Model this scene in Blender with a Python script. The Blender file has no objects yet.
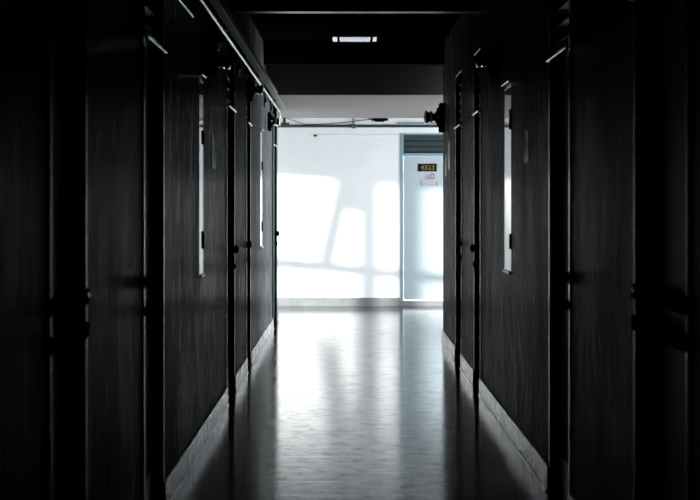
import bpy, bmesh, math, random
from mathutils import Vector, Matrix
random.seed(4)
SC = bpy.context.scene
COL = SC.collection
PI = math.pi
F = 1500.0            # focal length in pixels of the 700 px wide frame
EYE = 1.36
XL, XR = -0.83, 0.97  # faces of the corridor walls
T = 0.22              # wall thickness
YE = 20.6             # end wall
YLE, YRE = 17.95, 15.15
YB = -2.0
HC = 3.0

# ------------------------------------------------------------------ materials
def mat(name, col, rough=0.5, metal=0.0, spec=0.5, coat=0.0, emit=None, es=0.0):
    m = bpy.data.materials.new(name); m.use_nodes = True
    b = m.node_tree.nodes['Principled BSDF']
    b.inputs['Base Color'].default_value = (*col, 1)
    b.inputs['Roughness'].default_value = rough
    b.inputs['Metallic'].default_value = metal
    b.inputs['Specular IOR Level'].default_value = spec
    b.inputs['Coat Weight'].default_value = coat
    b.inputs['Coat Roughness'].default_value = 0.08
    if emit:
        b.inputs['Emission Color'].default_value = (*emit, 1)
        b.inputs['Emission Strength'].default_value = es
    return m

def noise(m, scale=(1, 1, 1), nscale=5.0, detail=6.0, rough=0.6, dist=0.0):
    nt = m.node_tree; N = nt.nodes; L = nt.links
    tc = N.new('ShaderNodeTexCoord'); mp = N.new('ShaderNodeMapping')
    mp.inputs['Scale'].default_value = scale
    L.new(tc.outputs['Object'], mp.inputs['Vector'])
    n = N.new('ShaderNodeTexNoise')
    n.inputs['Scale'].default_value = nscale; n.inputs['Detail'].default_value = detail
    n.inputs['Roughness'].default_value = rough; n.inputs['Distortion'].default_value = dist
    L.new(mp.outputs['Vector'], n.inputs['Vector'])
    return n

def ramp(m, src, stops):
    r = m.node_tree.nodes.new('ShaderNodeValToRGB')
    m.node_tree.links.new(src, r.inputs['Fac'])
    el = r.color_ramp.elements
    while len(el) < len(stops): el.new(0.5)
    for e, (p, c) in zip(el, stops):
        e.position = p
        e.color = (*c, 1) if isinstance(c, tuple) else (c, c, c, 1)
    return r

def bump(m, src, strength, dist, prev=None):
    b = m.node_tree.nodes.new('ShaderNodeBump')
    b.inputs['Strength'].default_value = strength; b.inputs['Distance'].default_value = dist
    m.node_tree.links.new(src, b.inputs['Height'])
    if prev: m.node_tree.links.new(prev.outputs['Normal'], b.inputs['Normal'])
    return b
def bsdf(m): return m.node_tree.nodes['Principled BSDF']
def link(m, a, b): m.node_tree.links.new(a, b)

# dark stained wood panelling with vertical grain
def wood(name, c0, c1, r0, r1, spec=0.5, bs=0.4):
    m = mat(name, c0, 0.4, spec=spec)
    n = noise(m, (3.2, 3.2, 0.22), 9.0, 10.0, 0.75, 0.1)
    n2 = noise(m, (1.2, 1.2, 0.5), 1.6, 4.0, 0.6)
    r = ramp(m, n.outputs['Fac'], [(0.40, c0), (0.64, c1)])
    link(m, r.outputs['Color'], bsdf(m).inputs['Base Color'])
    mx = m.node_tree.nodes.new('ShaderNodeMath'); mx.operation = 'MULTIPLY'
    link(m, n.outputs['Fac'], mx.inputs[0]); link(m, n2.outputs['Fac'], mx.inputs[1])
    rr = ramp(m, mx.outputs[0], [(0.1, r0), (0.42, r1)])
    link(m, rr.outputs['Color'], bsdf(m).inputs['Roughness'])
    b = bump(m, n.outputs['Fac'], bs, 0.004)
    link(m, b.outputs['Normal'], bsdf(m).inputs['Normal'])
    return m
M_WOOD = wood('dark_wood_panelling', (0.004, 0.005, 0.0055), (0.33, 0.345, 0.35), 0.14, 0.40, 0.00025, 0.9)
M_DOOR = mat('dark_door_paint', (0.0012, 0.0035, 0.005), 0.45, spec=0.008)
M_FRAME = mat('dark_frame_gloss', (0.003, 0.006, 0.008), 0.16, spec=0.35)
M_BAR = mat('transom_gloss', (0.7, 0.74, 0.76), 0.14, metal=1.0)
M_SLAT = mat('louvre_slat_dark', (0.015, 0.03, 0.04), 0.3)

M_BASE = mat('cement_baseboard', (0.14, 0.145, 0.15), 0.22)
n = noise(M_BASE, (1, 1, 1), 9, 8, 0.7, 0.6)
r = ramp(M_BASE, n.outputs['Fac'], [(0.32, (0.05, 0.052, 0.055)), (0.6, (0.42, 0.44, 0.455))])
link(M_BASE, r.outputs['Color'], bsdf(M_BASE).inputs['Base Color'])
b = bump(M_BASE, n.outputs['Fac'], 0.35, 0.006); link(M_BASE, b.outputs['Normal'], bsdf(M_BASE).inputs['Normal'])

M_FLOOR = mat('polished_concrete_floor', (0.1, 0.11, 0.115), 0.2, spec=0.32)
n = noise(M_FLOOR, (1, 1, 1), 2.2, 9, 0.65, 0.3)
r = ramp(M_FLOOR, n.outputs['Fac'], [(0.3, (0.014, 0.016, 0.017)), (0.7, (0.036, 0.040, 0.042))])
link(M_FLOOR, r.outputs['Color'], bsdf(M_FLOOR).inputs['Base Color'])
nr = noise(M_FLOOR, (1, 1, 1), 3.5, 8, 0.7, 0.8)
ns = noise(M_FLOOR, (1, 1, 1), 9.0, 12, 0.85, 0.5)
sr = ramp(M_FLOOR, ns.outputs['Fac'], [(0.42, 0.05), (0.57, 0.50)])
link(M_FLOOR, sr.outputs['Color'], bsdf(M_FLOOR).inputs['Specular IOR Level'])
rr = ramp(M_FLOOR, nr.outputs['Fac'], [(0.35, 0.05), (0.65, 0.15)])
link(M_FLOOR, rr.outputs['Color'], bsdf(M_FLOOR).inputs['Roughness'])
n3 = noise(M_FLOOR, (0.5, 4.0, 1), 3.0, 6, 0.65, 0.3)
b1 = bump(M_FLOOR, n3.outputs['Fac'], 0.12, 0.012)
n4 = noise(M_FLOOR, (1, 1, 1), 38, 5, 0.7)
b2 = bump(M_FLOOR, n4.outputs['Fac'], 0.05, 0.003, b1)
link(M_FLOOR, b2.outputs['Normal'], bsdf(M_FLOOR).inputs['Normal'])

def plaster(name, col, rough=0.7, k=0.9):
    m = mat(name, col, rough)
    n = noise(m, (1, 1, 1), 3, 6, 0.6)
    r = ramp(m, n.outputs['Fac'], [(0.3, tuple(c * k for c in col)), (0.7, col)])
    link(m, r.outputs['Color'], bsdf(m).inputs['Base Color'])
    n2 = noise(m, (1, 1, 1), 120, 2, 0.6)
    b = bump(m, n2.outputs['Fac'], 0.1, 0.002); link(m, b.outputs['Normal'], bsdf(m).inputs['Normal'])
    return m
M_WHITE = plaster('white_plaster', (0.80, 0.83, 0.845), 0.6, 0.95)
M_MORTAR = mat('worn_mortar', (0.3, 0.32, 0.33), 0.25)
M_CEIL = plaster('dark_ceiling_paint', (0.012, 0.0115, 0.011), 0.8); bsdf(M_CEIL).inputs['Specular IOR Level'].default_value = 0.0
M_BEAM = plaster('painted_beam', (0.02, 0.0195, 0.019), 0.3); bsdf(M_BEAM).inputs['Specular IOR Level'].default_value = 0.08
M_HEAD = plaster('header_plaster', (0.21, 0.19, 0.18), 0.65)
M_PLINTH = plaster('grey_terrazzo_plinth', (0.22, 0.24, 0.25), 0.6, 0.6)
M_BLUE = plaster('pale_blue_door_paint', (0.42, 0.50, 0.54), 0.45, 0.96)
M_BLUEFR = mat('blue_frame_paint', (0.20, 0.31, 0.36), 0.4)
M_GREYSLAT = mat('grey_green_slat', (0.055, 0.08, 0.088), 0.5)
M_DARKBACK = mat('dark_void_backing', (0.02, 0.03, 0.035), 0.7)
M_GLASS = mat('dark_window_glass', (0.01, 0.012, 0.014), 0.04, spec=1.0)
bsdf(M_GLASS).inputs['IOR'].default_value = 2.0
M_WFRAME = mat('window_frame_metal', (0.30, 0.31, 0.32), 0.35, metal=0.6)
M_BLACK = mat('black_plastic', (0.003, 0.0035, 0.004), 0.75, spec=0.0)
M_CHROME = mat('chrome', (0.75, 0.8, 0.83), 0.18, metal=1.0)
M_STEEL = mat('galvanised_conduit', (0.62, 0.66, 0.68), 0.25, metal=0.9)
M_TRUNK = mat('grey_trunking', (0.20, 0.195, 0.19), 0.45, spec=0.06)
M_LAMPB = mat('lamp_black_gloss', (0.01, 0.011, 0.013), 0.2, spec=0.4)
M_BRKT = mat('black_bracket', (0.012, 0.013, 0.014), 0.5)
M_LENS = mat('lens_glass', (0.02, 0.03, 0.05), 0.05, spec=1.0)
M_ACRYL = mat('acrylic_diffuser', (0.75, 0.8, 0.82), 0.08, spec=0.9, coat=1.0)
M_WIRE = mat('dark_cable', (0.03, 0.035, 0.04), 0.5)
M_TEAL = mat('teal_pipe_paint', (0.03, 0.11, 0.12), 0.3)
M_SIGN = mat('sign_black', (0.004, 0.008, 0.005), 0.5, spec=0.1)
M_DIGIT = mat('sign_amber', (0.20, 0.115, 0.035), 0.5)
M_PINK = mat('pink_sticker_ink', (0.36, 0.22, 0.30), 0.5)
M_PAPER = mat('pale_sticker_paper', (0.42, 0.46, 0.50), 0.6)
M_NOTICE = mat('worn_grey_paper', (0.10, 0.105, 0.11), 0.35, spec=0.2)
M_WOODBLK = mat('brown_wood_block', (0.05, 0.035, 0.025), 0.7)

# ------------------------------------------------------------------ mesh helpers
class MB:
    def __init__(s): s.bm = bmesh.new()
    def box(s, x0, x1, y0, y1, z0, z1, bev=0.0, rot=None):
        x0, x1 = min(x0, x1), max(x0, x1); y0, y1 = min(y0, y1), max(y0, y1)
        c = Vector(((x0+x1)/2, (y0+y1)/2, (z0+z1)/2))
        r = bmesh.ops.create_cube(s.bm, size=1.0)
        vs = r['verts']
        for v in vs:
            v.co = Vector((v.co.x*(x1-x0), v.co.y*(y1-y0), v.co.z*(z1-z0)))
            if rot is not None: v.co = rot @ v.co
            v.co += c
        if bev:
            es = list({e for v in vs for e in v.link_edges})
            bmesh.ops.bevel(s.bm, geom=es, offset=bev, segments=3, profile=0.5, affect='EDGES')
        return s
    def cyl(s, a, b, r0, r1=None, n=24):
        a = Vector(a); b = Vector(b); d = b - a
        r1 = r0 if r1 is None else r1
        q = Vector((0, 0, 1)).rotation_difference(d.normalized()).to_matrix().to_4x4()
        m = Matrix.Translation((a+b)/2) @ q
        bmesh.ops.create_cone(s.bm, cap_ends=True, segments=n, radius1=r0, radius2=r1, depth=d.length, matrix=m)
        return s
    def lathe(s, a, axis, prof, n=28):
        """closed surface of revolution; prof = [(distance along axis, radius)...]"""
        a = Vector(a); ax = Vector(axis).normalized()
        q = Vector((0, 0, 1)).rotation_difference(ax).to_matrix()
        rings = []
        for t, r in prof:
            rings.append([s.bm.verts.new(a + q @ Vector((r*math.cos(2*PI*i/n), r*math.sin(2*PI*i/n), t))) for i in range(n)])
        for p, qn in zip(rings, rings[1:]):
            for i in range(n):
                s.bm.faces.new((p[i], p[(i+1) % n], qn[(i+1) % n], qn[i]))
        s.bm.faces.new(list(reversed(rings[0]))); s.bm.faces.new(rings[-1])
        return s
    def tube(s, pts, r, n=12):
        pts = [Vector(p) for p in pts]
        rings = []
        up = Vector((0.13, 0.21, 0.97)).normalized()
        for i, p in enumerate(pts):
            if i == 0: t = pts[1]-p
            elif i == len(pts)-1: t = p-pts[i-1]
            else: t = (pts[i+1]-p).normalized() + (p-pts[i-1]).normalized()
            t.normalize()
            u = up - t*up.dot(t)
            if u.length < 1e-3: u = Vector((1, 0, 0)) - t*t.x
            u.normalize(); up = u; v = t.cross(u)
            rings.append([s.bm.verts.new(p + (u*math.cos(2*PI*k/n) + v*math.sin(2*PI*k/n))*r) for k in range(n)])
        for p, q in zip(rings, rings[1:]):
            for k in range(n):
                s.bm.faces.new((p[k], p[(k+1) % n], q[(k+1) % n], q[k]))
        s.bm.faces.new(list(reversed(rings[0]))); s.bm.faces.new(rings[-1])
        return s
    def build(s, name, m, parent=None, smooth=False):
        bmesh.ops.recalc_face_normals(s.bm, faces=s.bm.faces[:])
        me = bpy.data.meshes.new(name)
        org = Vector((0, 0, 0))
        if smooth:
            for f in s.bm.faces: f.smooth = True
            for e in s.bm.edges:
                if len(e.link_faces) == 2 and e.calc_face_angle(0) > 0.7: e.smooth = False
        s.bm.to_mesh(me); s.bm.free()
        me.materials.append(m)
        o = bpy.data.objects.new(name, me); COL.objects.link(o)
        if parent is not None:
            o.parent = parent
            pw = Vector(parent.location)
            p = parent.parent
            while p is not None: pw += Vector(p.location); p = p.parent
            for v in me.vertices: v.co -= pw
        return o

def tag(o, label=None, cat=None, group=None, kind=None):
    if label: o['label'] = label
    if cat: o['category'] = cat
    if group: o['group'] = group
    if kind: o['kind'] = kind
    return o
def empty(name, loc, label=None, cat=None, group=None, kind=None):
    o = bpy.data.objects.new(name, None); COL.objects.link(o)
    o.location = loc; o.empty_display_size = 0.1
    return tag(o, label, cat, group, kind)

# ------------------------------------------------------------------ shell
def struct(name, mb, m, label, cat):
    return tag(mb.build(name, m), label, cat, kind='structure')

XW = -3.2; XE = 3.6   # window walls of the cross corridor
mb = MB(); mb.box(XL-T, XR+T, YB, 15.0, -0.15, 0); mb.box(XW-0.25, XE+0.25, 15.0, YE+0.2, -0.15, 0)
struct('floor', mb, M_FLOOR, 'polished grey concrete floor of the corridor mirroring the bright end wall', 'floor')
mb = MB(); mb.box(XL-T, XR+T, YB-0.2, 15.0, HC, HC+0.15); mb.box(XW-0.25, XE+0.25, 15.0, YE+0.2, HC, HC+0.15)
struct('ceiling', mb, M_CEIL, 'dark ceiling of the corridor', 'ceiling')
mb = MB(); mb.box(XL-T, XR+T, YB-0.2, YB, 0, HC)
struct('wall_back', mb, M_WOOD, 'dark wall closing the corridor behind the viewer', 'wall')

ZDH = 2.05; ZTOP = 2.53; ZW0, ZW1 = 0.97, 2.09
LD = [(4.17, 4.76), (6.10, 6.77), (10.30, 11.03), (12.33, 12.84), (16.70, 17.62)]
LW = [(8.42, 8.66), (14.36, 14.70)]
RD = [(4.25, 5.05), (6.50, 7.17), (10.86, 11.40), (12.65, 13.32)]
RW = [(8.86, 9.24)]

def side_wall(name, xf, s, y1, doors, wins, label):
    """s=-1 left wall (solid towards -x), s=+1 right wall."""
    mb = MB(); xa, xb = xf, xf + s*T
    evs = sorted([(a, b, 'd') for a, b in doors] + [(a, b, 'w') for a, b in wins])
    y = YB
    for a, b, k in evs:
        mb.box(xa, xb, y, a, 0, HC)
        if k == 'd': mb.box(xa, xb, a, b, ZTOP, HC)
        else:
            mb.box(xa, xb, a, b, 0, ZW0); mb.box(xa, xb, a, b, ZW1, HC)
        y = b
    mb.box(xa, xb, y, y1, 0, HC)
    bmesh.ops.remove_doubles(mb.bm, verts=mb.bm.verts[:], dist=1e-5)
    return struct(name, mb, M_WOOD, label, 'wall')
side_wall('wall_left', XL, -1, YLE, LD, LW, 'left corridor wall of dark grained wood panels between the door recesses')
side_wall('wall_right', XR, 1, YRE, RD, RW, 'right corridor wall of dark grained wood panels, ending nearer than the left')

def skirting(name, xf, s, y1, doors, label):
    mb = MB(); y = YB + 0.002
    for a, b in sorted(doors) + [(y1, None)]:
        mb.box(xf, xf - s*0.014, y, a if b is not None else y1, 0.0, 0.12, 0.002)
        y = b
    o = struct(name, mb, M_BASE, label, 'baseboard')
    y = YB + 0.002; rnd = random.Random(len(name)); mb = MB()
    for a, b in sorted(doors) + [(y1, None)]:
        pts = []; q = y
        while q < a - 0.03:
            pts.append((xf - s*(0.017 + rnd.uniform(-0.003, 0.004)), q, 0.002 + rnd.uniform(-0.001, 0.003))); q += 0.05
        pts.append((xf - s*0.016, a - 0.002, 0.002))
        mb.tube(pts, 0.006, 8); y = b
    mb.build('mortar_bead', M_MORTAR, o, True)
    return o
skirting('baseboard_left', XL, -1, YLE, LD, 'scuffed pale cement baseboard along the left wall')
skirting('baseboard_right', XR, 1, YRE, RD, 'scuffed pale cement baseboard along the right wall')

# end wall with its door opening
DX0, DX1 = 0.73, 1.68; DZ0, DZ1 = 0.075, 2.37
mb = MB()
mb.box(XW-0.25, DX0, YE, YE+0.2, 0, HC); mb.box(DX1, XE+0.25, YE, YE+0.2, 0, HC)
mb.box(DX0, DX1, YE, YE+0.2, DZ1, HC); mb.box(DX0, DX1, YE, YE+0.2, 0, DZ0)
struct('wall_end', mb, M_WHITE, 'white sunlit plaster wall at the end of the corridor', 'wall')
mb = MB(); mb.box(XW+0.002, DX0, YE-0.015, YE, 0, 0.115, 0.002); mb.box(DX0, DX1, YE-0.012, YE, 0, 0.07, 0.002); mb.box(DX1, XE-0.002, YE-0.015, YE, 0, 0.115, 0.002)
struct('baseboard_end', mb, M_PLINTH, 'speckled grey baseboard along the foot of the white end wall', 'baseboard')

# ceiling beams and lowered soffit
def trim(name, x0, x1, y0, y1, z0, z1, m, label):
    mb = MB(); mb.box(x0, x1, y0, y1, z0, z1, 0.006)
    return struct(name, mb, m, label, 'beam')
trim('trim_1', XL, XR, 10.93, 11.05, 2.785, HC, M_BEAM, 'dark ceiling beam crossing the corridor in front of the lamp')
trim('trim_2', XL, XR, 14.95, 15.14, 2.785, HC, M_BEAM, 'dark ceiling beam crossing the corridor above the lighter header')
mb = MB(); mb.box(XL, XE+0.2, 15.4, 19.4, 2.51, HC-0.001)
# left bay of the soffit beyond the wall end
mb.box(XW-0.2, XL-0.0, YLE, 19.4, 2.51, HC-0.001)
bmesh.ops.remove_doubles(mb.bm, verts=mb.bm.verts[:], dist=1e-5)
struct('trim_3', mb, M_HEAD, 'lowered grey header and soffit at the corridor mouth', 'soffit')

# walls of the cross corridor
mb = MB(); mb.box(XW-0.2, XL-T, YLE-0.2, YLE, 0, HC)
struct('wall_left_return', mb, M_WHITE, 'white return wall turning left off the corridor', 'wall')
mb = MB(); mb.box(XR+T, XE+0.2, YRE-0.2, YRE, 0, HC)
struct('wall_right_return', mb, M_WHITE, 'white return wall turning right off the corridor', 'wall')
# window wall on the left: open to the low sun, with unseen bars added to shadow the end wall
mb = MB()
mb.box(XW-0.12, XW, YLE, YE, 2.03, HC); mb.box(XW-0.12, XW, YLE, 18.2, 0, 2.03); mb.box(XW-0.12, XW, YE-0.35, YE, 0, 2.03)
struct('wall_left_window', mb, M_WHITE, 'white wall holding the tall left window of the cross corridor', 'wall')
w = empty('window_4', (XW-0.05, 19.2, 0), 'unseen tall left window, its bars added to pattern the sun on the white end wall', 'window', kind='structure')
mb = MB(); mb.box(XW-0.07, XW-0.03, 18.2, YE-0.35, 0.74, 0.89, 0.004); mb.build('shadow_rail', M_FRAME, w)  # unseen bar, added so its shadow bands the end wall
mb = MB(); mb.box(XW-0.07, XW-0.03, 18.745, 18.90, 0.0, 2.03, 0.004); mb.build('shadow_post', M_FRAME, w)  # unseen upright, added to shade the wall between two sun patches
mb = MB(); mb.box(XW-0.07, XW-0.03, 18.47, 18.65, 0.0, 2.03, 0.004); mb.build('shadow_post', M_FRAME, w)  # unseen upright, added to shade the left part of the door
mb = MB(); L_ = 1.2; ang = math.atan2(0.12, 1.08)
mb.box(XW-0.07, XW-0.03, 18.99, 19.12, 0.85, 2.04, 0.004, Matrix.Rotation(ang, 3, 'X')); mb.build('shadow_brace', M_FRAME, w)  # unseen leaning board, added to cut the slanted edge of the sun patch
mb = MB(); mb.box(XW-0.06, XW-0.04, 18.89, 19.0, 1.62, 2.04, 0.003); mb.build('shadow_panel', M_FRAME, w)  # unseen filler, added to shade the wall above the middle sun patch
# right side: wall with a wide opening
mb = MB()
mb.box(XE, XE+0.12, YRE, YE, 2.5, HC); mb.box(XE, XE+0.12, YRE, YE, 0, 0.15); mb.box(XE, XE+0.12, YRE, YRE+0.1, 0.15, 2.5); mb.box(XE, XE+0.12, YE-0.9, YE, 0.15, 2.5)
struct('wall_right_window', mb, M_WHITE, 'white wall holding the wide right window of the cross corridor', 'wall')

# ------------------------------------------------------------------ side doors
def door(n, xf, s, y0, y1, label, far=True, bolt=False, tagplate=None):
    """s=-1 left wall, +1 right wall; xi() goes into the wall, out towards the corridor is negative."""
    X = lambda d: xf + s*d
    t = empty('door_%d' % n, (X(0.06), (y0+y1)/2, 0), label, 'door', kind='structure')
    fw = 0.022
    mb = MB()
    mb.box(X(-0.006), X(0.13), y0, y0+fw, 0, ZTOP, 0.004)
    mb.box(X(-0.006), X(0.13), y1-fw, y1, 0, ZTOP, 0.004)
    mb.box(X(-0.006), X(0.13), y0+fw, y1-fw, ZTOP-fw, ZTOP, 0.004)
    mb.build('frame', M_FRAME, t)
    mb = MB(); mb.box(X(-0.022), X(0.10), y0+fw, y1-fw, ZDH, ZDH+0.016, 0.003)
    mb.build('transom_bar', M_BAR, t)
    mb = MB(); mb.box(X(0.036), X(0.076), y0+fw+0.002, y1-fw-0.002, 0.006, ZDH-0.002, 0.003)
    leaf = mb.build('leaf', M_DOOR, t)
    mb = MB(); mb.box(X(0.032), X(0.036), y0+fw+0.004, y1-fw-0.004, 0.006, 0.19, 0.001)
    mb.build('kick_plate', M_SLAT, leaf)
    # slanting louvre blades above the transom
    mb = MB()
    zz = ZDH+0.06
    while zz < ZTOP-0.05:
        mb.box(X(0.012), X(0.088), y0+fw, y1-fw, zz-0.003, zz+0.003, 0, Matrix.Rotation(s*math.radians(32), 3, 'Y'))
        zz += 0.075
    mb.build('louvre', M_SLAT, t)
    mb = MB(); mb.box(X(0.135), X(0.15), y0, y1, 0.0, ZTOP)  # added behind the whole door to keep stray sun out of the corridor
    mb.build('backing_panel', M_DARKBACK, t)
    yk = (y1-fw-0.065) if far else (y0+fw+0.065)
    out = (-s, 0, 0)
    if not bolt: MB().lathe((X(0.036), yk, 1.05), out, [(0, 0.034), (0.006, 0.034), (0.010, 0.014), (0.036, 0.012), (0.044, 0.026), (0.060, 0.031), (0.072, 0.026), (0.078, 0.012)]).build('knob', M_BLACK, leaf, True)
    if not bolt: MB().lathe((X(0.036), yk, 0.93), out, [(0, 0.030), (0.02, 0.030), (0.032, 0.024), (0.050, 0.022), (0.056, 0.016)]).build('lock', M_BLACK, leaf, True)
    if tagplate:
        mb = MB(); mb.box(X(0.032), X(0.036), yk-0.10 if far else yk, (yk-0.03) if far else yk+0.05, tagplate, tagplate+0.04, 0.001)
        tag(mb.build('lock_tag', M_CHROME, leaf), 'small bright metal tag')
    if bolt:
        for i, z in enumerate((1.078, 0.972)):
            mb = MB()
            mb.box(X(0.036), X(-0.012), y0-0.01, y1+0.01, z-0.026, z+0.026, 0.006)
            mb.box(X(0.03), X(-0.020), y1-fw-0.16, y1-fw-0.06, z-0.028, z+0.028, 0.010)
            mb.build('bolt', M_BLACK, leaf)
            if i == 0:
                MB().lathe((X(-0.020), y1-fw-0.11, z+0.01), out, [(0, 0.012), (0.008, 0.012), (0.014, 0.006)]).build('bolt_stud', M_CHROME, leaf, True)
    return t
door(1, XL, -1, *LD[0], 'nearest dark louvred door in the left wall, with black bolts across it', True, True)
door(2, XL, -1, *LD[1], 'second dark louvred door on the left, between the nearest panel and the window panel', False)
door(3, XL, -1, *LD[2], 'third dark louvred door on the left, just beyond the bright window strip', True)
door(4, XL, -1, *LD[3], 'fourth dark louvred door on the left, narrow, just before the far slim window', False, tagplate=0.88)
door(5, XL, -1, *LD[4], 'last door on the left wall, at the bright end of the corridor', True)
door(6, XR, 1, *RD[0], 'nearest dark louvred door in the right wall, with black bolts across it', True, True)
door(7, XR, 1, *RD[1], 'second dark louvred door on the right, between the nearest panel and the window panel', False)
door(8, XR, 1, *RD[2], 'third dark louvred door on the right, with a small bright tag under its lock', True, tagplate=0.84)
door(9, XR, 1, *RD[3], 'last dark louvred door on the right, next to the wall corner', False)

# ------------------------------------------------------------------ side windows
def window(n, xf, s, y0, y1, label, notches):
    X = lambda d: xf + s*d
    t = empty('window_%d' % n, (X(0.03), (y0+y1)/2, ZW0), label, 'window', kind='structure')
    f = 0.016
    mb = MB()
    mb.box(X(-0.001), X(0.06), y0, y0+f, ZW0, ZW1, 0.002); mb.box(X(-0.001), X(0.06), y1-f, y1, ZW0, ZW1, 0.002)
    mb.box(X(-0.001), X(0.06), y0+f, y1-f, ZW1-f, ZW1, 0.002); mb.box(X(-0.001), X(0.06), y0+f, y1-f, ZW0, ZW0+f, 0.002)
    mb.build('window_frame', M_FRAME, t)
    mb = MB(); mb.box(X(0.0), X(0.008), y0+f, y1-f, ZW0+f, ZW1-f); mb.build('pane', M_GLASS, t)
    mb = MB(); mb.box(X(0.0), X(-0.014), y0, y1, ZW0-0.008, ZW0+0.006, 0.003); mb.build('window_sill', M_WFRAME, t)
    mb = MB(); mb.box(X(0.0), X(-0.020), y0, y1, ZW1+0.012, ZW1+0.020, 0.003); mb.build('drip_hood', M_BAR, t)
    for (yy, z0, z1) in notches:
        mb = MB(); mb.box(X(-0.007), X(0.006), yy-0.02, yy+0.028, z0, z1, 0.002); mb.build('hinge', M_BLACK, t)
window(1, XL, -1, *LW[0], 'slim bright window strip in the left wall, nearer one, catching the end light', [(LW[0][1]-0.03, 1.72, 1.80), (LW[0][1]-0.03, 1.12, 1.22)])
window(2, XL, -1, *LW[1], 'slim far window in the left wall near the corridor mouth', [(LW[1][1]-0.04, 1.72, 1.80), (LW[1][1]-0.04, 1.12, 1.22)])
window(3, XR, 1, *RW[0], 'slim bright window strip in the right wall catching the end light', [(RW[0][0]+0.03, 1.82, 1.94), (RW[0][0]+0.03, 1.11, 1.20)])

# ------------------------------------------------------------------ door in the white end wall
t = empty('door_10', ((DX0+DX1)/2, YE+0.02, DZ0), 'pale blue door with number plate in the white end wall', 'door', kind='structure')
fw = 0.045
mb = MB()
mb.box(DX0, DX0+fw, YE-0.015, YE+0.12, DZ0, DZ1, 0.004); mb.box(DX1-fw, DX1, YE-0.015, YE+0.12, DZ0, DZ1, 0.004)
mb.box(DX0+fw, DX1-fw, YE-0.010, YE+0.12, DZ1-0.02, DZ1, 0.003); mb.box(DX0+fw, DX1-fw, YE-0.015, YE+0.12, 2.06, 2.10, 0.004)
tag(mb.build('door_frame', M_BLUEFR, t), 'blue painted frame')
mb = MB(); mb.box(DX0+fw+0.004, DX1-fw-0.004, YE+0.03, YE+0.07, DZ0+0.01, 2.058, 0.003)
leaf = mb.build('leaf', M_BLUE, t)
mb = MB(); z = 2.12
while z < 2.33:
    mb.box(DX0+fw, DX1-fw, YE+0.02, YE+0.03, z, z+0.070, 0.003, Matrix.Rotation(math.radians(-30), 3, 'X')); z += 0.078
mb.build('louvre', M_GREYSLAT, t)
mb = MB(); mb.box(DX0+fw, DX1-fw, YE+0.09, YE+0.10, 2.10, DZ1-0.02); mb.build('backing_panel', M_DARKBACK, t)
mb = MB(); mb.box(DX1-fw-0.10, DX1-fw-0.06, YE+0.005, YE+0.03, 0.95, 1.10, 0.004)
hb = mb.build('lock_plate', M_CHROME, leaf)
MB().tube([(DX1-fw-0.08, YE+0.005, 1.03), (DX1-fw-0.08, YE-0.035, 1.03), (DX1-fw-0.10, YE-0.045, 1.03), (DX1-fw-0.19, YE-0.045, 1.03)], 0.009).build('handle', M_CHROME, leaf, True)
def px(x, y, Y=YE): return ((x-347)/F*Y, EYE+(207-y)/F*Y)
x0, z1 = px(418, 163.6); x1, z0 = px(437, 171.4)
mb = MB(); mb.box(x0, x1, YE+0.020, YE+0.03, z0, z1, 0.002)
plate = tag(mb.build('number_plate', M_SIGN, leaf), 'black number plate with amber digits')
def text(body, size, cx, cz, yy, m, parent, name, sx=1.0):
    cu = bpy.data.curves.new(name, 'FONT'); cu.body = body; cu.size = size; cu.extrude = 0.001; cu.offset = size*0.02
    cu.align_x = 'CENTER'; cu.align_y = 'CENTER'
    tmp = bpy.data.objects.new('tmp', cu); COL.objects.link(tmp)
    bpy.context.view_layer.update()
    me = bpy.data.meshes.new_from_object(tmp.evaluated_get(bpy.context.evaluated_depsgraph_get()))
    bpy.data.objects.remove(tmp)
    zs = [v.co.y for v in me.vertices]; mz = (min(zs)+max(zs))/2
    xs = [v.co.x for v in me.vertices]; mx_ = (min(xs)+max(xs))/2
    pw = Vector(parent.location); p = parent.parent
    while p is not None: pw += Vector(p.location); p = p.parent
    for v in me.vertices:
        v.co = Vector(((v.co.x-mx_)*sx + cx, yy - v.co.z, (v.co.y-mz) + cz)) - pw
    me.name = name; me.materials.clear(); me.materials.append(m)
    o = bpy.data.objects.new(name, me); COL.objects.link(o); o.parent = parent
    return o
text('4323', 0.088, (x0+x1)/2, (z0+z1)/2, YE+0.019, M_DIGIT, plate, 'digits', 1.12)
# two part pale sticker with pink print below the plate
xa, za = px(425, 179); xb, zb = px(434, 172.5)
xc, zc = px(421, 185.5); xd, zd = px(437.5, 178.5)
mb = MB(); mb.box(xa, xb, YE+0.027, YE+0.03, za, zb, 0.001); mb.box(xc, xd, YE+0.027, YE+0.03, zc, zd, 0.001)
stk = tag(mb.build('sticker', M_PAPER, leaf), 'pale sticker with pink marks')
mb = MB()
y0, y1 = YE+0.024, YE+0.027
cx = (xa+xb)/2+0.012
for (u0, u1, v0, v1) in [(-0.055, -0.035, 0.02, 0.045), (-0.055, 0.055, 0.0, 0.014), (-0.02, 0.0, 0.02, 0.06), (0.012, 0.045, 0.045, 0.075), (0.045, 0.06, 0.0, 0.075), (0.008, 0.022, 0.015, 0.05)]:
    mb.box(cx+u0, cx+u1, y0, y1, za+0.006+v0, za+0.006+v1)
for (a, b_, c, d) in [(xc, xc+0.012, zc, zc+0.06), (xd-0.012, xd, zc, zc+0.06), (xc, xc+0.035, zc, zc+0.010), (xd-0.035, xd, zc, zc+0.010), (xc+0.06, xd-0.06, zc+0.003, zc+0.010)]:
    mb.box(a, b_, y0, y1, c, d)
mb.build('print', M_PINK, stk)

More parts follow.
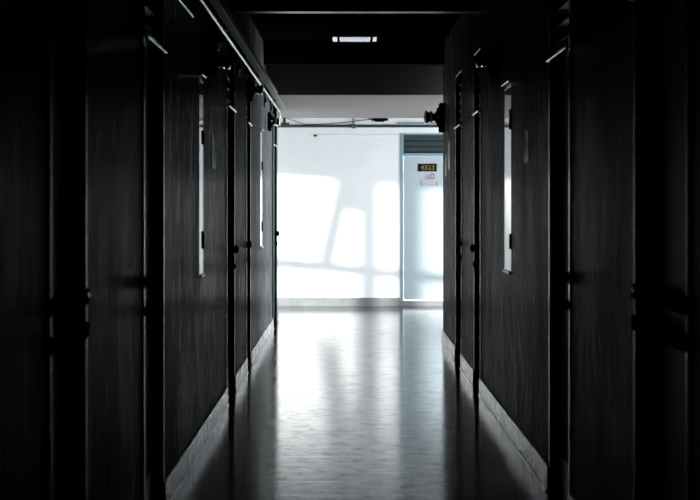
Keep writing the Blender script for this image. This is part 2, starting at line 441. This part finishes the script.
# ------------------------------------------------------------------ pipes, cables and boxes
# cable trunking on wall brackets
t = empty('cable_trunking', (-0.735, 9.0, 2.5), 'grey cable trunking on black brackets high along the left wall', 'trunking')
mb = MB(); mb.box(-0.765, -0.712, YB+0.01, 18.5, 2.500, 2.545, 0.004); mb.build('duct', M_TRUNK, t)
for yb in (6.4, 9.6, 11.4, 13.2, 15.0, 16.2):
    h = 0.03 + 0.02*((int(yb*10)) % 2)
    mb = MB(); mb.box(XL, -0.766, yb-0.05, yb+0.05, 2.490, 2.530, 0.003); mb.box(XL, XL+0.012, yb-0.06, yb+0.06, 2.36, 2.60, 0.002); mb.box(XL, XL+0.028, yb-0.05, yb+0.05, 2.40, 2.46, 0.003)
    mb.build('bracket', M_BRKT, t)
pts = [(-0.787, YB+0.02, 2.485+0.028), (-0.787, 17.45, 2.513), (-0.787, 17.62, 2.508), (-0.790, 17.68, 2.49), (-0.795, 17.70, 2.46), (-0.797, 17.70, 2.42), (-0.80, 17.70, 2.375), (-0.806, 17.70, 2.35), (-0.82, 17.70, 2.335), (-0.86, 17.70, 2.333)]
pts = [(-0.787, YB+0.02, 2.475), (-0.787, 17.60, 2.475), (-0.788, 17.74, 2.468), (-0.790, 17.80, 2.45), (-0.792, 17.81, 2.42), (-0.795, 17.81, 2.385), (-0.803, 17.81, 2.362), (-0.818, 17.81, 2.350), (-0.845, 17.81, 2.345)]
pts = [(-0.787, YB+0.02, 2.475), (-0.787, 17.45, 2.475), (-0.788, 17.57, 2.468), (-0.790, 17.62, 2.45), (-0.793, 17.63, 2.40), (-0.797, 17.62, 2.345), (-0.803, 17.57, 2.32), (-0.811, 17.45, 2.308), (-0.816, 16.85, 2.285), (-0.817, 16.68, 2.275), (-0.817, 16.62, 2.25), (-0.817, 16.61, 2.20)]
tag(MB().tube(pts, 0.0115).build('steel_conduit', M_STEEL, None, True), 'thin shiny conduit running high along the left wall and elbowing down at its end', 'pipe')
tag(MB().tube([(-0.822, 7.30, 2.375), (-0.822, 8.0, 2.375)], 0.007).build('short_conduit', M_STEEL, None, True), 'short dull conduit high on the left wall between the second door and first window', 'pipe')
mb = MB(); mb.box(-0.83, -0.745, 8.83, 8.95, 2.34, 2.40, 0.005)
t = empty('junction_box', (-0.83, 8.89, 2.34), 'small black junction box under the conduit above the nearer left window', 'box')
mb.build('housing', M_BLACK, t)
for z in (2.352, 2.388): MB().lathe((-0.80, 8.83, z), (0, -1, 0), [(0, 0.007), (0.004, 0.006)]).build('screw', M_CHROME, t, True)
mb = MB(); mb.tube([(-0.817, 16.61, 2.20), (-0.817, 16.61, 0.14)], 0.0115)
tag(mb.build('drop_pipe', M_TEAL, None, True), 'dark teal vertical pipe down the end of the left wall', 'pipe')
mb = MB(); mb.box(-0.855, -0.745, 19.36, 19.42, 2.405, 2.45, 0.006); mb.box(-0.83, -0.79, 19.37, 19.41, 2.45, 2.51, 0.004)
tag(mb.build('wooden_bracket', M_WOODBLK), 'small brown wooden block under the soffit edge at the upper left', 'bracket')

# end wall conduit, its junction and the black box
_, zc_ = px(347, 126.3)
t = empty('wall_conduit', (0, YE-0.03, zc_), 'grey conduit running level across the top of the white end wall', 'pipe')
MB().tube([(XW+0.01, YE-0.022, zc_), (XE-0.01, YE-0.022, zc_)], 0.018).build('pipe', mat('dull_conduit', (0.04, 0.045, 0.05), 0.6, spec=0.2), t, True)
xj, _ = px(354, 126)
mb = MB(); mb.box(xj-0.028, xj+0.028, YE-0.045, YE, zc_-0.03, zc_+0.028, 0.005); mb.build('junction', M_GREYSLAT, t)
MB().tube([(xj, YE-0.012, zc_+0.02), (xj, YE-0.012, HC-0.01)], 0.009).build('riser', M_TRUNK, t, True)
for xx in (-1.6, -0.75, 0.75, 1.9):
    mb = MB(); mb.box(xx-0.012, xx+0.012, YE-0.038, YE, zc_-0.018, zc_+0.018, 0.003); mb.build('clip', M_TRUNK, t)
xb0, zb0 = px(372, 121); xb1, zb1 = px(388, 117)
t = empty('control_box', ((xb0+xb1)/2, YE, zb0), 'small black box above the conduit on the end wall', 'box')
mb = MB(); mb.box(xb0, xb1, YE-0.07, YE, zb0, zb1+0.03, 0.006); mb.build('housing', M_BLACK, t)
mb = MB(); mb.box(xb0+0.04, xb1-0.05, YE-0.055, YE-0.01, zb0-0.014, zb0, 0.003); mb.build('base', M_BLACK, t)
def P(x, y, Y=YE-0.012):
    a, b = px(x, y, Y); return Vector((a, Y, b))
cp = [P(286, 118), P(291, 119.6), P(296, 121.3), P(301, 123.4), P(306, 124.6), P(318, 124.4), P(330, 123.8), P(342, 122.8), P(352, 121.6), P(362, 120.2), P(372, 119.4)]
tag(MB().tube(cp, 0.0045, 8).build('sagging_cable', M_WIRE, None, True), 'thin dark cable sagging along the top of the end wall', 'cable')
a, b_ = px(397, 123.2); 
mb = MB(); mb.box(a, XE-0.01, YE-0.02, YE, b_-0.012, b_+0.012, 0.003)
tag(mb.build('blue_raceway', M_BLUEFR), 'short blue raceway above the conduit over the pale blue door', 'raceway')
mb = MB(); a, b_ = px(315.5, 135.7); mb.lathe((a, YE, b_), (0, -1, 0), [(0, 0.018), (0.02, 0.018), (0.03, 0.010)])
tag(mb.build('wall_hook', M_DARKBACK, None, True), 'tiny dark stud at the left end of the thin batten', 'hook')
a, b_ = px(316, 135.3); 
mb = MB(); mb.box(a+0.02, DX0-0.01, YE-0.010, YE, b_-0.006, b_+0.004, 0.002)
tag(mb.build('thin_batten', M_WHITE), 'thin white batten along the upper end wall left of the door', 'batten')

# ------------------------------------------------------------------ cylindrical lamps on the side walls
def wall_lamp(xf, s, Y, Z, label, k=1.0):
    t = empty('wall_lamp', (xf, Y, Z), label, 'lamp', 'cylindrical lamps sticking out of the corridor walls')
    X = lambda d: xf - s*d
    out = (-s, 0, 0)
    mb = MB(); mb.box(X(0), X(0.045*k), Y-0.10, Y+0.10, Z-0.13*k, Z+0.12*k, 0.008); mb.box(X(0.045*k), X(0.065*k), Y-0.06, Y+0.06, Z-0.08*k, Z+0.08*k, 0.006)
    mb.build('backplate', M_BLACK, t)
    MB().lathe((X(0.065*k), Y, Z), out, [(0, 0.050*k), (0.015, 0.052*k), (0.02, 0.036*k), (0.04*k, 0.034*k)]).build('neck', M_LAMPB, t, True)
    h = MB().lathe((X(0.105*k), Y, Z), out, [(0, 0.036*k), (0.004, 0.044*k), (0.045*k, 0.044*k)]).build('lamp_head', M_LAMPB, t, True)
    for nm, d0, d1, hh in (('collar', 0.106, 0.128, 0.052), ('ring', 0.148, 0.172, 0.056)):
        mb = MB(); mb.box(X(d0*k), X(d1*k), Y-hh*k, Y+hh*k, Z-hh*k, Z+hh*k, 0.010*k); mb.build(nm, M_CHROME, h)
    MB().lathe((X(0.172*k), Y, Z), out, [(0, 0.040*k), (0.004, 0.034*k), (0.008, 0.02*k)]).build('lens', M_LENS, h, True)
    MB().lathe((X(0.055*k), Y-0.065, Z), (0, -1, 0), [(0, 0.010), (0.012, 0.010), (0.018, 0.005)]).build('stud', M_CHROME, t, True)
    return t
wall_lamp(XL, -1, 9.0, 2.23, 'cylindrical black lamp on the left wall above the nearer bright window', 0.75)
wall_lamp(XL, -1, 12.6, 2.345, 'cylindrical black lamp on the left wall beside the fourth door louvre', 0.7)
wall_lamp(XL, -1, 15.75, 2.26, 'cylindrical black lamp on the left wall at the bright corridor mouth', 0.75)
wall_lamp(XR, 1, 9.75, 2.31, 'cylindrical black lamp on the right wall above the bright window', 0.75)
wall_lamp(XR, 1, 14.95, 2.255, 'cylindrical black lamp at the corner where the right wall ends', 1.15)

# ------------------------------------------------------------------ square ceiling lamp
xl, xr = (331-347)/F*12, (378.5-347)/F*12
t = empty('ceiling_lamp', ((xl+xr)/2, 12.0, 2.70), 'square lamp with pale diffuser hanging under the dark ceiling', 'lamp')
mb = MB(); mb.box(xl, xr, 11.82, 12.18, 2.735, 2.775, 0.004); mb.build('housing', M_BLACK, t)
mb = MB(); mb.box(xl+0.012, xr-0.012, 11.83, 12.17, 2.70, 2.735, 0.006); mb.build('diffuser', M_ACRYL, t)
for xx in (338.5, 371.5):
    xq = (xx-347)/F*12
    mb = MB(); mb.box(xq-0.009, xq+0.009, 11.815, 12.185, 2.693, 2.737, 0.002); mb.build('clip', M_BLACK, t)
mb = MB(); mb.cyl(((xl+xr)/2, 12.0, 2.775), ((xl+xr)/2, 12.0, HC), 0.015); mb.cyl(((xl+xr)/2, 12.0, HC-0.02), ((xl+xr)/2, 12.0, HC), 0.05); mb.build('stem', M_BLACK, t)

# ------------------------------------------------------------------ marks on the wall panels
def notice(name, s, xf, Y0, Y1, z0, z1, label, curl=0.012, m=M_NOTICE):
    """thin peeling paper standing slightly off the wall"""
    bm = bmesh.new(); nY, nZ = 6, 14; g = []
    for i in range(nY+1):
        row = []
        for j in range(nZ+1):
            u, v = i/nY, j/nZ
            yy = Y0+(Y1-Y0)*u + 0.02*math.sin(v*5+1)*(u-0.5)
            d = 0.002 + curl*(u**2)*(0.4+0.6*math.sin(v*PI))
            row.append((xf - s*d, yy, z0+(z1-z0)*v))
        g.append(row)
    V = [[bm.verts.new(p) for p in row] for row in g]
    W = [[bm.verts.new((p[0]+s*0.0012, p[1], p[2])) for p in row] for row in g]
    for A in (V, W):
        for i in range(nY):
            for j in range(nZ): bm.faces.new((A[i][j], A[i+1][j], A[i+1][j+1], A[i][j+1]))
    for j in range(nZ):
        bm.faces.new((V[0][j], V[0][j+1], W[0][j+1], W[0][j])); bm.faces.new((V[nY][j], W[nY][j], W[nY][j+1], V[nY][j+1]))
    for i in range(nY):
        bm.faces.new((V[i][0], W[i][0], W[i+1][0], V[i+1][0])); bm.faces.new((V[i][nZ], V[i+1][nZ], W[i+1][nZ], W[i][nZ]))
    mb = MB(); mb.bm.free(); mb.bm = bm
    return tag(mb.build(name, m, None, True), label, 'notice')
notice('paper_notice', -1, XL, 9.25, 9.38, 1.60, 1.81, 'narrow grey paper notice on the left panel beyond the window strip')
notice('peeling_sticker', 1, XR, 8.02, 8.16, 1.60, 1.77, 'curled grey sticker on the right panel in front of the window strip')
notice('torn_sticker', 1, XR, 14.15, 14.30, 1.72, 1.98, 'torn pale sticker scrap high on the last right panel', 0.008)
notice('sticker_scrap', 1, XR, 14.62, 14.72, 1.66, 1.88, 'smaller sticker scrap beside the torn one, nearer the wall corner', 0.006)

# ------------------------------------------------------------------ light
W = bpy.data.worlds.new('sky'); SC.world = W; W.use_nodes = True
nt = W.node_tree; bg = nt.nodes['Background']
bg.inputs['Color'].default_value = (0.93, 0.97, 1.0, 1); bg.inputs['Strength'].default_value = 5.0
def portal(name, loc, rot, sx, sy):
    l = bpy.data.lights.new(name, 'AREA'); l.shape = 'RECTANGLE'; l.size = sx; l.size_y = sy
    l.cycles.is_portal = True
    o = bpy.data.objects.new(name, l); COL.objects.link(o); o.location = loc; o.rotation_euler = rot
portal('left_window_daylight', (XW-0.13, (18.2+YE-0.35)/2, 1.015), (0, math.radians(-90), 0), 2.03, YE-0.35-18.2)
portal('right_window_daylight', (XE+0.13, (YRE+0.1+YE-0.9)/2, 1.325), (0, math.radians(90), 0), 2.35, YE-YRE-1.0)
s = bpy.data.lights.new('sun', 'SUN'); s.energy = 8.5; s.angle = 0.034; s.color = (1.0, 0.97, 0.93)
so = bpy.data.objects.new('sun', s); COL.objects.link(so)
so.rotation_euler = Vector((1, 0.5, -0.096)).to_track_quat('-Z', 'Y').to_euler()
so.location = (-6, 17, 4)

# ------------------------------------------------------------------ camera
c = bpy.data.cameras.new('camera'); c.sensor_width = 36; c.lens = 36*F/700
c.shift_x = 3/700; c.shift_y = -43/700
c.dof.use_dof = True; c.dof.focus_distance = 12.5; c.dof.aperture_fstop = 5.0
co = bpy.data.objects.new('camera', c); COL.objects.link(co)
co.location = (0, 0, EYE); co.rotation_euler = (PI/2, 0, 0)
SC.camera = co
SC.cycles.caustics_reflective = False; SC.cycles.caustics_refractive = False
SC.cycles.max_bounces = 10; SC.cycles.diffuse_bounces = 6; SC.cycles.glossy_bounces = 6
vs = SC.view_settings
vs.view_transform = 'Standard'; vs.look = 'None'; vs.exposure = 0.95; vs.gamma = 1.0; vs.use_curve_mapping = False
